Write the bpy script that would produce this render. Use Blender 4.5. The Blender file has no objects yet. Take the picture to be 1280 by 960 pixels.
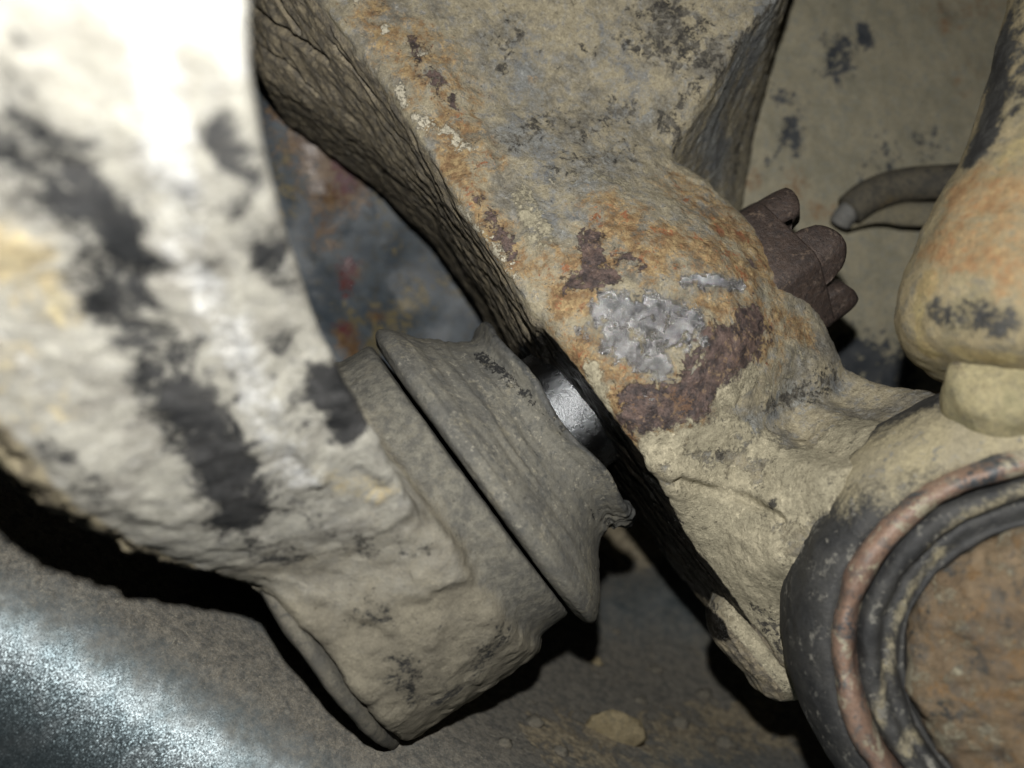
import bpy, math, random
import numpy as np
from mathutils import Vector
from mathutils.bvhtree import BVHTree

random.seed(7)
rng = np.random.RandomState(11)
SC = bpy.context.scene

# ------------------------------------------------------------------ camera, light, exposure
CAM_Z = 12.0                       # the lens is 12 cm above the bottom of the scene (working unit: cm)
FPX = 1000.0                       # focal length in pixels of the 1280 x 960 photograph
cam_d = bpy.data.cameras.new('camera')
cam = bpy.data.objects.new('camera', cam_d)
SC.collection.objects.link(cam)
SC.camera = cam
cam.location = (0, 0, CAM_Z * .01)
cam.rotation_euler = (math.pi / 2, 0, 0)
cam_d.sensor_width = 36.0
cam_d.lens = 36.0 * FPX / 1280.0
cam_d.clip_start = 0.004
cam_d.clip_end = 20.0
cam_d.dof.use_dof = True
cam_d.dof.focus_distance = 0.117
cam_d.dof.aperture_fstop = 13.0

world = bpy.data.worlds.new('World')
SC.world = world
world.use_nodes = True
world.node_tree.nodes['Background'].inputs[0].default_value = (0.9, 0.95, 1.0, 1)
world.node_tree.nodes['Background'].inputs[1].default_value = 0.004

fl = bpy.data.lights.new('phone_flash', 'POINT')          # the phone's flash, just above its lens
fl.energy = 0.78
fl.color = (1.0, 0.98, 0.94)
fl.shadow_soft_size = 0.0016
flo = bpy.data.objects.new('phone_flash', fl)
flo.location = (0.000, 0.0, CAM_Z * .01 + 0.020)
SC.collection.objects.link(flo)

SC.view_settings.view_transform = 'Standard'
SC.view_settings.look = 'None'
SC.view_settings.exposure = 0.0
SC.view_settings.gamma = 1.0
SC.render.engine = 'CYCLES'
SC.cycles.use_denoising = True
SC.cycles.max_bounces = 4
SC.cycles.diffuse_bounces = 2

# ------------------------------------------------------------------ numeric helpers (cm, lens at the origin, y away)
def P(u, v, z):
    return np.array([(u - 640.0) / FPX * z, z, (480.0 - v) / FPX * z])

def nrm(v):
    v = np.asarray(v, float)
    return v / np.linalg.norm(v)

_perm = np.concatenate([rng.permutation(256)] * 3)
_gr = rng.normal(size=(256, 3)); _gr /= np.linalg.norm(_gr, axis=1)[:, None]

def pn(p):
    p = np.asarray(p, np.float64)
    i = np.floor(p).astype(np.int64); f = p - i
    i &= 255
    w = f * f * f * (f * (f * 6 - 15) + 10)
    out = 0
    for dx in (0, 1):
        wx = w[:, 0] if dx else 1 - w[:, 0]
        for dy in (0, 1):
            wy = w[:, 1] if dy else 1 - w[:, 1]
            for dz in (0, 1):
                wz = w[:, 2] if dz else 1 - w[:, 2]
                g = _gr[_perm[_perm[_perm[(i[:, 0] + dx) & 255] + ((i[:, 1] + dy) & 255)] + ((i[:, 2] + dz) & 255)]]
                out = out + wx * wy * wz * (g[:, 0] * (f[:, 0] - dx) + g[:, 1] * (f[:, 1] - dy) + g[:, 2] * (f[:, 2] - dz))
    return out

def fbm(p, oct=4, gain=.5, ridged=False):
    a, s, t = 1.0, 0, np.array(p, float)
    for k in range(oct):
        n = pn(t + 17.3 * k)
        if ridged: n = .5 - 2 * np.abs(n)
        s = s + a * n; a *= gain; t = t * 2.03
    return s

def smin(a, b, k):
    h = np.clip(.5 + .5 * (b - a) / k, 0, 1)
    return b + (a - b) * h - k * h * (1 - h)

def smax(a, b, k):
    return -smin(-a, -b, k)

def sstep(x, a, b):
    t = np.clip((x - a) / (b - a), 0, 1)
    return t * t * (3 - 2 * t)

class RBF:                          # thin-plate surface through control points
    def __init__(s, xy, z, lam=.02):
        s.xy = np.asarray(xy, float); n = len(s.xy)
        K = s.k(np.linalg.norm(s.xy[:, None] - s.xy[None], axis=2)) + lam * np.eye(n)
        Q = np.c_[np.ones(n), s.xy]
        A = np.block([[K, Q], [Q.T, np.zeros((3, 3))]])
        s.w = np.linalg.solve(A, np.r_[np.asarray(z, float), 0, 0, 0])
    @staticmethod
    def k(r):
        return r * r * np.log(r + 1e-9)
    def __call__(s, x, y):
        out = s.w[-3] + s.w[-2] * x + s.w[-1] * y
        for (cx, cy), w in zip(s.xy, s.w):
            out = out + w * s.k(np.sqrt((x - cx) ** 2 + (y - cy) ** 2))
        return out

def poly_sdf(pts, X, Y):
    pts = np.asarray(pts, float)
    d = np.full(X.shape, 1e9); sgn = np.ones(X.shape)
    n = len(pts)
    for i in range(n):
        a, b = pts[i], pts[i - 1]
        e = b - a; wx, wy = X - a[0], Y - a[1]
        t = np.clip((wx * e[0] + wy * e[1]) / (e @ e), 0, 1)
        d = np.minimum(d, (wx - e[0] * t) ** 2 + (wy - e[1] * t) ** 2)
        c1 = Y >= a[1]; c2 = Y < b[1]; c3 = e[0] * wy > e[1] * wx
        flip = (c1 & c2 & c3) | (~c1 & ~c2 & ~c3)
        sgn = np.where(flip, -sgn, sgn)
    return sgn * np.sqrt(d)

def surface_nets(f, origin, h):
    ins = f < 0
    nx, ny, nz = f.shape
    cnt = np.zeros((nx - 1, ny - 1, nz - 1), np.int8)
    for dx in (0, 1):
        for dy in (0, 1):
            for dz in (0, 1):
                cnt += ins[dx:nx - 1 + dx, dy:ny - 1 + dy, dz:nz - 1 + dz]
    cx, cy, cz = np.nonzero((cnt > 0) & (cnt < 8))
    idx = np.full(cnt.shape, -1, np.int32); idx[cx, cy, cz] = np.arange(len(cx))
    acc = np.zeros((len(cx), 3)); num = np.zeros(len(cx))
    co = [(a, b, c) for a in (0, 1) for b in (0, 1) for c in (0, 1)]
    for i, A in enumerate(co):
        for B in co[i + 1:]:
            if sum(abs(A[k] - B[k]) for k in range(3)) != 1: continue
            fa = f[cx + A[0], cy + A[1], cz + A[2]].astype(float); fb = f[cx + B[0], cy + B[1], cz + B[2]].astype(float)
            m = (fa < 0) != (fb < 0)
            t = np.where(m, fa / np.where(m, fa - fb, 1), 0)
            for k in range(3):
                acc[:, k] += np.where(m, A[k] + t * (B[k] - A[k]), 0)
            num += m
    v = np.c_[cx, cy, cz] + acc / num[:, None]
    v = np.asarray(origin) + v * h
    faces = []
    for ax in range(3):
        sl0 = [slice(1, -1)] * 3; sl1 = [slice(1, -1)] * 3
        sl0[ax] = slice(0, -1); sl1[ax] = slice(1, None)
        a, b = ins[tuple(sl0)], ins[tuple(sl1)]
        e = np.argwhere(a != b)
        e = e + [0 if k == ax else 1 for k in range(3)]
        o = [k for k in range(3) if k != ax]
        def cell(d0, d1):
            q = e.copy(); q[:, o[0]] -= d0; q[:, o[1]] -= d1
            return idx[q[:, 0], q[:, 1], q[:, 2]]
        q = np.stack([cell(1, 1), cell(0, 1), cell(0, 0), cell(1, 0)], 1)
        fl_ = ins[e[:, 0], e[:, 1], e[:, 2]]
        if ax == 1: fl_ = ~fl_
        q = np.where(fl_[:, None], q, q[:, ::-1])
        faces.append(q)
    return v, np.concatenate(faces)

def vnormals(v, f):
    a, b, c, d = v[f[:, 0]], v[f[:, 1]], v[f[:, 2]], v[f[:, 3]]
    n = np.cross(c - a, d - b)
    out = np.zeros_like(v)
    for k in range(4): np.add.at(out, f[:, k], n)
    return out / np.maximum(np.linalg.norm(out, axis=1), 1e-12)[:, None]

# ------------------------------------------------------------------ object helpers
W0 = np.array([0, 0, CAM_Z])

def thing(name, label, cat, base, group=None):
    o = bpy.data.objects.new(name, None)
    o.empty_display_size = .01
    SC.collection.objects.link(o)
    o.location = tuple((np.asarray(base) + W0) * .01)
    o['label'] = label; o['category'] = cat
    if group: o['group'] = group
    return o

def mk(name, v, f, mat, parent=None, attrs=None, normals=None, smooth=True):
    """one mesh object from vertices in cm and quads/triangles (array or list)"""
    v = np.asarray(v, float)
    c = (v.min(0) + v.max(0)) / 2
    me = bpy.data.meshes.new(name)
    if isinstance(f, np.ndarray):
        k = f.shape[1]
        me.vertices.add(len(v)); me.vertices.foreach_set('co', ((v - c) * .01).astype(np.float32).ravel())
        me.loops.add(f.size); me.loops.foreach_set('vertex_index', f.astype(np.int32).ravel())
        me.polygons.add(len(f)); me.polygons.foreach_set('loop_start', np.arange(0, f.size, k, dtype=np.int32))
        me.update(calc_edges=True)
    else:
        me.from_pydata([tuple(x) for x in (v - c) * .01], [], f)
    if smooth: me.polygons.foreach_set('use_smooth', np.ones(len(me.polygons), bool))
    for an, av in (attrs or {}).items():
        at = me.attributes.new(an, 'FLOAT', 'POINT'); at.data.foreach_set('value', np.asarray(av, np.float32))
    if normals is not None: me.normals_split_custom_set_from_vertices([tuple(x) for x in normals])
    me.materials.append(mat)
    o = bpy.data.objects.new(name, me); SC.collection.objects.link(o)
    loc = Vector(tuple((c + W0) * .01))
    if parent is not None:
        o.parent = parent
        p = parent
        while p is not None:
            loc = loc - p.location; p = p.parent
    o.location = loc
    return o

def tag(o, label, cat, group=None):
    o['label'] = label; o['category'] = cat
    if group: o['group'] = group

def bvh(v, f):
    return BVHTree.FromPolygons([tuple(x) for x in v], [tuple(x) for x in f])

def hit(t, u, v):
    r = t.ray_cast(Vector((0, 0, 0)), Vector(tuple(nrm(P(u, v, 1)))))
    return None if r[0] is None else np.array(r[0])

def strokes(t, V, lst, soft=1.0):
    """a stain mask: 1 on the polyline through the surface points under the given pixels, fading to 0 at the radius (px)"""
    m = np.zeros(len(V))
    for s in lst:
        pts = [hit(t, a, b) for a, b in s[0]]
        pts = [p for p in pts if p is not None]
        if not pts: continue
        R = s[1] * pts[0][1] / FPX; st = s[2] if len(s) > 2 else 1.0
        if len(pts) == 1: pts = pts * 2
        for a, b in zip(pts[:-1], pts[1:]):
            e = b - a; L = e @ e + 1e-9
            tt = np.clip(((V - a) @ e) / L, 0, 1)
            d = np.linalg.norm(V - a - tt[:, None] * e, axis=1) / R
            m = np.maximum(m, st * np.clip(1.25 - .85 * d, 0, 1))      # full near the line, fading to nothing at one and a half radii
    return m

def lathe(o, ax, up, prof, nseg=128, shear=0.0, closed=True):
    """revolve (s, r) profile about ax; returns V, F, grid shape"""
    ax = nrm(ax); e1 = nrm(np.asarray(up) - np.dot(up, ax) * ax); e2 = np.cross(ax, e1)
    prof = np.asarray(prof, float); n = len(prof)
    th = np.linspace(0, 2 * np.pi, nseg, endpoint=False)
    S = prof[:, 0][:, None] + shear * prof[:, 1][:, None] * np.cos(th)[None]
    V = o + S[..., None] * ax + prof[:, 1][:, None, None] * (np.cos(th)[None, :, None] * e1 + np.sin(th)[None, :, None] * e2)
    V = V.reshape(-1, 3)
    i, j = np.meshgrid(np.arange(n - 1), np.arange(nseg), indexing='ij')
    j2 = (j + 1) % nseg
    F = np.stack([i * nseg + j, (i + 1) * nseg + j, (i + 1) * nseg + j2, i * nseg + j2], -1).reshape(-1, 4)
    return V, F

def resample(prof, step):
    prof = np.asarray(prof, float)
    L = np.r_[0, np.cumsum(np.linalg.norm(np.diff(prof, axis=0), axis=1))]
    t = np.linspace(0, L[-1], max(3, int(L[-1] / step)))
    return np.c_[np.interp(t, L, prof[:, 0]), np.interp(t, L, prof[:, 1])]

def catmull(pts, n=6):
    pts = np.asarray(pts, float); out = []
    q = np.vstack([2 * pts[0] - pts[1], pts, 2 * pts[-1] - pts[-2]])
    for i in range(1, len(q) - 2):
        for k in range(n):
            t = k / n
            out.append(.5 * (2 * q[i] + (q[i + 1] - q[i - 1]) * t + (2 * q[i - 1] - 5 * q[i] + 4 * q[i + 1] - q[i + 2]) * t * t + (3 * q[i] - q[i - 1] - 3 * q[i + 1] + q[i + 2]) * t ** 3))
    out.append(pts[-1])
    return np.array(out)

# ------------------------------------------------------------------ materials
class NT:
    def __init__(s, name):
        s.m = bpy.data.materials.new(name); s.m.use_nodes = True
        s.t = s.m.node_tree; s.n = s.t.nodes; s.l = s.t.links
        s.b = s.n['Principled BSDF']
        tc = s.n.new('ShaderNodeTexCoord'); mp = s.n.new('ShaderNodeMapping')
        mp.inputs['Scale'].default_value = (100, 100, 100)                  # textures count in cm
        s.l.new(tc.outputs['Object'], mp.inputs['Vector'])
        s.co = mp.outputs[0]
    def put(s, sock, x):
        if hasattr(x, 'is_linked') or isinstance(x, bpy.types.NodeSocket): s.l.new(x, sock)
        elif isinstance(x, (tuple, list)): sock.default_value = (*x, 1) if len(x) == 3 and len(sock.default_value) == 4 else x
        else: sock.default_value = x
    def noise(s, sc, det=6, ro=.55, dist=0, co=None, off=0):
        n = s.n.new('ShaderNodeTexNoise')
        c = s.co if co is None else co
        if off:
            a = s.n.new('ShaderNodeVectorMath'); a.operation = 'ADD'; s.l.new(c, a.inputs[0]); a.inputs[1].default_value = (off, off * .7, -off); c = a.outputs[0]
        s.l.new(c, n.inputs['Vector'])
        n.inputs['Scale'].default_value = sc; n.inputs['Detail'].default_value = det
        n.inputs['Roughness'].default_value = ro; n.inputs['Distortion'].default_value = dist
        return n.outputs[0]
    def voro(s, sc, feat='F1', out=0, co=None):
        n = s.n.new('ShaderNodeTexVoronoi'); n.feature = feat
        s.l.new(s.co if co is None else co, n.inputs['Vector']); n.inputs['Scale'].default_value = sc
        return n.outputs[out]
    def math(s, op, a, b=0.0, c=0.0, clamp=False):
        n = s.n.new('ShaderNodeMath'); n.operation = op; n.use_clamp = clamp
        s.put(n.inputs[0], a); s.put(n.inputs[1], b); s.put(n.inputs[2], c)
        return n.outputs[0]
    def step(s, x, a, b):
        n = s.n.new('ShaderNodeMapRange'); n.interpolation_type = 'SMOOTHSTEP'
        s.put(n.inputs[0], x); n.inputs[1].default_value = a; n.inputs[2].default_value = b
        return n.outputs[0]
    def mix(s, f, a, b, mode='MIX'):
        n = s.n.new('ShaderNodeMix'); n.data_type = 'RGBA'; n.blend_type = mode
        s.put(n.inputs[0], f); s.put(n.inputs[6], a); s.put(n.inputs[7], b)
        return n.outputs[2]
    def lerp(s, f, a, b):
        n = s.n.new('ShaderNodeMix'); n.data_type = 'FLOAT'
        s.put(n.inputs[0], f); s.put(n.inputs[2], a); s.put(n.inputs[3], b)
        return n.outputs[0]
    def attr(s, a):
        n = s.n.new('ShaderNodeAttribute'); n.attribute_name = a
        return n.outputs['Fac']
    def stretch(s, rot, scale):
        m = s.n.new('ShaderNodeMapping'); m.vector_type = 'TEXTURE'
        s.l.new(s.co, m.inputs[0]); m.inputs['Rotation'].default_value = rot; m.inputs['Scale'].default_value = scale
        return m.outputs[0]
    def bump(s, h, dist, strength=1.0, nor=None):
        n = s.n.new('ShaderNodeBump'); n.inputs['Distance'].default_value = dist * .01; n.inputs['Strength'].default_value = strength
        s.put(n.inputs['Height'], h)
        if nor is not None: s.l.new(nor, n.inputs['Normal'])
        return n.outputs[0]
    def done(s, col, ro, me=0.0, nor=None, spec=.5):
        s.put(s.b.inputs['Base Color'], col); s.put(s.b.inputs['Roughness'], ro); s.put(s.b.inputs['Metallic'], me)
        s.put(s.b.inputs['Specular IOR Level'], spec)
        if nor is not None: s.l.new(nor, s.b.inputs['Normal'])
        return s.m

def grime(name, base, scale=2.0, rough=.85, layers=(), bump=.02, fine=.008, grain=.35, spec=.3, bsc=7.0, fsc=40.0, co=None, speck=.45):
    """dirt-covered surface: three base tones, then stains; each stain is a mask (attribute) broken up by noise.
    layer = (attr or None, colour a, colour b, noise scale, noise amount, lo, hi, roughness, metallic, height)"""
    n = NT(name)
    big = n.noise(scale, 6, .62, .4)
    mid = n.noise(scale * 4.3, 6, .68, .2, off=3.1)
    sp = n.noise(17, 5, .72, .4, off=6.3)
    c = n.mix(n.step(big, .36, .58), base[0], base[1])
    c = n.mix(n.step(mid, .46, .68), c, base[2])
    fn = n.noise(fsc, 3, .7, off=5)
    ro = rough; me = 0.0
    hgt = n.math('ADD', n.noise(bsc, 8, .68, .5, off=1.7, co=co), n.math('MULTIPLY', sp, .35))
    pore = n.noise(9.5, 4, .75, .7, off=11.3)
    for k, (at, ca, cb, ns, amp, lo, hi, lr, lm, lh) in enumerate(layers):
        nz = n.noise(ns, 6, .68, .6, off=7.7 + 3 * k)
        nz = n.math('MULTIPLY', n.math('SUBTRACT', nz, .5), amp)
        x = n.math('ADD', n.attr(at), nz) if at else n.math('ADD', nz, .5)
        x = n.math('ADD', x, n.math('MULTIPLY', n.math('SUBTRACT', sp, .5), amp * .55))
        if at: x = n.math('MULTIPLY', x, n.step(n.attr(at), .0, .12))
        fac = n.step(x, lo, hi)
        lc = n.mix(n.step(mid if k % 2 else big, .38, .62), ca, cb)
        c = n.mix(fac, c, lc)
        ro = n.lerp(fac, ro, lr)
        if lm: me = n.lerp(fac, me, lm)
        if lm > .5: hgt = n.math('ADD', hgt, n.math('MULTIPLY', n.math('MULTIPLY', fac, n.math('ADD', pore, sp)), .8))
        elif abs(lh) >= .2: hgt = n.math('ADD', hgt, n.math('MULTIPLY', fac, lh))
    g = n.math('ADD', n.math('MULTIPLY', n.math('SUBTRACT', fn, .5), grain * 2), 1.0)
    g = n.math('MULTIPLY', g, n.math('ADD', n.math('MULTIPLY', n.math('SUBTRACT', sp, .5), speck * 2.2), 1.0))
    g = n.math('MULTIPLY', g, n.math('ADD', n.math('MULTIPLY', n.math('SUBTRACT', mid, .5), speck * 1.3), 1.0))
    g = n.math('MULTIPLY', g, n.lerp(n.step(pore, .615, .66), 1.0, 1.0 - speck * .75))           # dark pores
    g = n.math('MULTIPLY', g, n.lerp(n.step(pore, .385, .34), 1.0, 1.0 + speck * .55))           # pale flecks
    c = n.mix(1.0, c, g, 'MULTIPLY')
    b1 = n.bump(hgt, bump)
    b2 = n.bump(fn, fine, nor=b1)
    return n.done(c, ro, me, b2, spec)

DUST = (.40, .345, .225); DUSTM = (.30, .255, .165); DUSTD = (.15, .13, .095)
GREYD = (.30, .29, .25)

# ------------------------------------------------------------------ the axis of the ball joint: s along the stud, r across it, d away
A0 = P(580, 600, 13.0)
AX = nrm((.834, .09, .552))
NX = np.array((-.552, 0, .834)); NX = nrm(NX - NX @ AX * AX)
DX = np.cross(AX, NX); DX = DX if DX[1] > 0 else -DX
FR = np.stack([AX, NX, DX], 1)
def loc(p): return (np.asarray(p) - A0) @ FR
def glob(q): return A0 + np.asarray(q) @ FR.T
def L(u, v, z): return loc(P(u, v, z))
PXC = .013                           # cm per pixel at the axis

def sheet(ctrl, x0, x1, z0, z1, nx, nz, thick, lam=.05, relief=None):
    """curved plate: y (away) as a smooth function of x, z through control points; closed with a back side"""
    pts = np.array([P(*c) for c in ctrl])
    R = RBF(pts[:, [0, 2]], pts[:, 1], lam)
    X, Z = np.meshgrid(np.linspace(x0, x1, nx), np.linspace(z0, z1, nz), indexing='ij')
    Y = R(X, Z)
    V = np.stack([X, Y, Z], -1).reshape(-1, 3)
    i, j = np.meshgrid(np.arange(nx - 1), np.arange(nz - 1), indexing='ij')
    F = np.stack([i * nz + j, (i + 1) * nz + j, (i + 1) * nz + j + 1, i * nz + j + 1], -1).reshape(-1, 4)
    if relief is not None: V[:, 1] += relief(V)
    N = len(V)
    Vb = V.copy(); Vb[:, 1] += thick
    rim = list(range(0, nz)) + [i_ * nz + nz - 1 for i_ in range(1, nx)] + [(nx - 1) * nz + j_ for j_ in range(nz - 2, -1, -1)] + [i_ * nz for i_ in range(nx - 2, 0, -1)]
    rim = np.array(rim); r2 = np.roll(rim, -1)
    side = np.stack([rim, r2, r2 + N, rim + N], 1)
    return np.vstack([V, Vb]), np.vstack([F, F[:, ::-1] + N, side]), N

# ---- brake shield behind the knuckle
ctrl = [(900, -100, 17.5), (1100, -100, 18.6), (1400, -100, 19.5), (900, 200, 18.0), (1100, 200, 18.3), (1400, 200, 19),
        (950, 420, 18.2), (1150, 420, 18.5), (1400, 450, 19), (800, 520, 19.5), (1050, 560, 19.5), (1400, 600, 20)]
def rel_shield(V):
    return .10 * fbm(V * .5, 3) + .025 * fbm(V * 3, 3)
V, F, N = sheet(ctrl, 3.6, 15, -3.0, 11.0, 170, 200, .25, relief=rel_shield)
T = bvh(V, F)
at = {'dark': strokes(T, V, [([(1045, 85), (1052, 60)], 26, .68), ([(985, 160), (990, 178)], 20, .74), ([(1080, 40), (1082, 50)], 15, .85), ([(1010, 130)], 9, .62), ([(965, 115), (1000, 130)], 20, .42),
                             ([(1100, 200), (1090, 235)], 40, .4), ([(1160, 180)], 40, .4), ([(1060, 445), (1110, 470)], 45, .8), ([(970, 210)], 25, .4)]),
      'rust': strokes(T, V, [([(995, 228)], 26, .62), ([(1020, 265), (1035, 270)], 24, .6), ([(1185, 15), (1240, 0)], 50, .5), ([(940, 225)], 25, .6), ([(1215, 100)], 60, .42), ([(1180, 30)], 16, .7)])}
m_shield = grime('khaki_painted_plate', ((.30, .28, .205), (.37, .335, .24), (.26, .255, .21)), 1.6, .7, [
    ('dark', (.05, .056, .064), (.085, .09, .095), 4, 2.2, .44, .60, .6, 0, -.1),
    ('rust', (.23, .14, .08), (.30, .21, .12), 5, 1.6, .40, .85, .8, 0, 0),
    (None, (.07, .065, .05), (.10, .09, .07), 9, 1.6, .82, .9, .8, 0, 0)], bump=.010, fine=.004, grain=.22, spec=.25)
o = mk('brake_dust_shield', V, F, m_shield, attrs=at)
tag(o, 'flat khaki brake shield plate with black paint chips behind the castle nut', 'shield')

# ---- oily blue-grey plate behind the upper left gap
ctrl = [(200, -50, 18), (420, 60, 18.5), (600, 150, 20), (330, 250, 18.5), (440, 280, 18.9), (560, 330, 19.6), (720, 450, 20.6), (430, 430, 18.8), (300, 500, 18), (640, 560, 20.2), (500, 370, 19.7), (380, 180, 18.1)]
def rel_blue(V):
    return .22 * fbm(V * .5 + 4, 2) + .012 * fbm(V * 2.2, 3) - .03 * sstep(fbm(V * 1.1 + 9, 3), .1, .45)
V, F, N = sheet(ctrl, -9.5, 3.4, -2.2, 10.5, 220, 220, .5, relief=rel_blue)
T = bvh(V, F)
at = {'rust': strokes(T, V, [([(390, 170), (420, 230)], 50, .8), ([(415, 250), (405, 300)], 26, .6), ([(432, 415), (440, 450)], 22, .8), ([(470, 395)], 14, .7), ([(440, 340)], 20, .6), ([(360, 140)], 40, .6)]),
      'red': strokes(T, V, [([(428, 205), (432, 232)], 18, .75), ([(437, 330), (432, 360)], 15, .7), ([(430, 410)], 15, .7)]),
      'ochre': strokes(T, V, [([(470, 420), (520, 370)], 32, .62), ([(520, 260), (560, 310)], 40, .45), ([(480, 250), (500, 300)], 30, .4), ([(440, 400), (500, 410)], 30, .55), ([(560, 340), (590, 380)], 30, .42), ([(350, 200), (360, 260)], 30, .45)])}
m_blue = grime('oily_blue_steel', ((.05, .066, .083), (.085, .105, .122), (.065, .066, .06)), 1.0, .5, [
    ('ochre', (.20, .16, .075), (.14, .115, .06), 4, 2.4, .46, .72, .5, 0, .2),
    ('rust', (.12, .068, .036), (.19, .12, .06), 4, 1.8, .36, .75, .35, 0, .3),
    ('red', (.15, .05, .045), (.13, .06, .07), 7, 2.2, .45, .65, .2, 0, .4)], bump=.008, fine=.003, grain=.2, spec=.6, bsc=2.2, speck=.28)
o = mk('metal_plate', V, F, m_blue, attrs=at)
tag(o, 'oily blue-grey metal plate with rust blotches behind the torn boot', 'plate')

# ---- wheel rim: bright metallic shoulder, then a dusty barrel running away under the joint
e_b = np.array((.86, .51)); n_b = np.array((.51, -.86))                 # along and across the bright shoulder, in the photograph
def rim_sheet(thick=.5):
    k = np.linspace(-480, 1500, 400); b = np.linspace(-260, 720, 230)
    Kk, Bb = np.meshgrid(k, b, indexing='ij')
    u = 60 + e_b[0] * Kk + n_b[0] * Bb; v = 830 + e_b[1] * Kk + n_b[1] * Bb
    cv = catmull([(-300, 14.6), (-200, 13.5), (-110, 12.9), (-40, 12.65), (20, 12.6), (80, 12.75), (137, 13.2), (200, 14.2), (308, 17.2), (380, 19.2), (470, 21), (600, 22.6), (760, 24)], 8)
    D = np.interp(Bb, cv[:, 0], cv[:, 1])
    ray = np.stack([(u - 640) / FPX, np.ones_like(u), (480 - v) / FPX], -1)
    ray /= np.linalg.norm(ray, axis=-1)[..., None]
    V = (ray * D[..., None]).reshape(-1, 3)
    V[:, 1] += rel_rim(V)
    nz = len(b); nx = len(k)
    i, j = np.meshgrid(np.arange(nx - 1), np.arange(nz - 1), indexing='ij')
    F = np.stack([i * nz + j, (i + 1) * nz + j, (i + 1) * nz + j + 1, i * nz + j + 1], -1).reshape(-1, 4)
    N = len(V); Vb = V + ray.reshape(-1, 3) * thick
    rim = np.array(list(range(0, nz)) + [q * nz + nz - 1 for q in range(1, nx)] + [(nx - 1) * nz + q for q in range(nz - 2, -1, -1)] + [q * nz for q in range(nx - 2, 0, -1)])
    r2 = np.roll(rim, -1)
    return np.vstack([V, Vb]), np.vstack([F, F[:, ::-1] + N, np.stack([rim, r2, r2 + N, rim + N], 1)])
def rel_rim(V):
    q = V[:, 2] / V[:, 1]
    step = .45 * sstep(V[:, 2] - .10 * V[:, 0], -5.6, -5.0)            # the barrel steps back to its far flange
    step = step * sstep(V[:, 0], -1, 1.5)
    return step + .05 * fbm(V * .8, 3) * sstep(V[:, 1], 10.5, 13) + .035 * fbm(V * 4, 4) * sstep(V[:, 1], 11.5, 15)
V, F = rim_sheet()
T = T_rim = bvh(V, F)
at = {'dust': strokes(T, V, [([(-60, 620), (140, 715), (330, 830), (480, 930)], 100, 1.0), ([(560, 900), (800, 860), (1000, 880), (1100, 700)], 220, 1.0), ([(100, 560), (400, 680), (800, 640)], 200, 1.0)]),
      'grit': strokes(T, V, [([(700, 930), (960, 900)], 110, .62), ([(620, 820), (880, 830)], 70, .42), ([(300, 860), (480, 960)], 60, .3), ([(760, 660), (800, 680)], 60, .8)])}
def rim_material():
    n = NT('silver_rim_under_dust')
    cell = n.voro(75, out=1)
    fl_ = n.n.new('ShaderNodeVectorMath'); fl_.operation = 'SUBTRACT'; n.l.new(cell, fl_.inputs[0]); fl_.inputs[1].default_value = (.5, .5, .5)
    sc = n.n.new('ShaderNodeVectorMath'); sc.operation = 'SCALE'; n.l.new(fl_.outputs[0], sc.inputs[0]); sc.inputs[3].default_value = .42
    ge = n.n.new('ShaderNodeNewGeometry')
    ad = n.n.new('ShaderNodeVectorMath'); ad.operation = 'ADD'; n.l.new(ge.outputs['Normal'], ad.inputs[0]); n.l.new(sc.outputs[0], ad.inputs[1])
    no = n.n.new('ShaderNodeVectorMath'); no.operation = 'NORMALIZE'; n.l.new(ad.outputs[0], no.inputs[0])
    fn = n.noise(45, 5, .7)
    md = n.noise(6, 8, .65, .3)
    nz = n.noise(3.2, 9, .7, .5, off=2)
    x = n.math('ADD', n.attr('dust'), n.math('MULTIPLY', n.math('SUBTRACT', nz, .5), .9))
    dust = n.step(x, .0, 1.0)
    dust = n.math('MULTIPLY', dust, n.math('ADD', n.math('MULTIPLY', n.step(fn, .38, .5), .25), .75))
    paint = n.mix(n.step(n.noise(2.0, 6, .6), .4, .6), (.13, .165, .18), (.19, .225, .24))
    dc = n.mix(n.step(md, .35, .62), (.105, .10, .088), (.185, .17, .14))
    g = n.math('ADD', n.attr('grit'), n.math('MULTIPLY', n.math('SUBTRACT', n.noise(2.6, 9, .7, .7, off=8), .5), 1.5))
    dc = n.mix(n.step(g, .5, .66), dc, n.mix(n.step(n.noise(9, 6, .7, off=3), .4, .6), (.20, .165, .11), (.33, .28, .19)))
    spk = n.noise(15, 5, .75, .5, off=4)
    dc = n.mix(1.0, dc, n.math('ADD', n.math('MULTIPLY', n.math('SUBTRACT', spk, .5), 2.4), 1.0), 'MULTIPLY')
    dc = n.mix(n.step(n.noise(8, 4, .7, .4, off=14), .62, .68), dc, (.27, .25, .20))
    dc = n.mix(1.0, dc, n.math('ADD', n.math('MULTIPLY', n.math('SUBTRACT', fn, .5), 1.3), 1.0), 'MULTIPLY')
    col = n.mix(dust, paint, dc)
    b = n.bump(n.math('ADD', n.noise(7, 9, .7, .5), n.math('MULTIPLY', n.step(g, .5, .66), .4)), .03, nor=None)
    b = n.bump(fn, .008, nor=b)
    mixn = n.n.new('ShaderNodeMix'); mixn.data_type = 'VECTOR'
    n.l.new(dust, mixn.inputs[0]); n.l.new(no.outputs[0], mixn.inputs[4]); n.l.new(b, mixn.inputs[5])
    return n.done(col, n.lerp(dust, .42, .9), n.lerp(dust, .85, 0.0), mixn.outputs[1], .3)
m_rim = rim_material()
o = mk('wheel_rim', V, F, m_rim, attrs=at)
tag(o, 'silver metallic wheel rim under grey road dust, below the joint housing', 'wheel rim')

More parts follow.
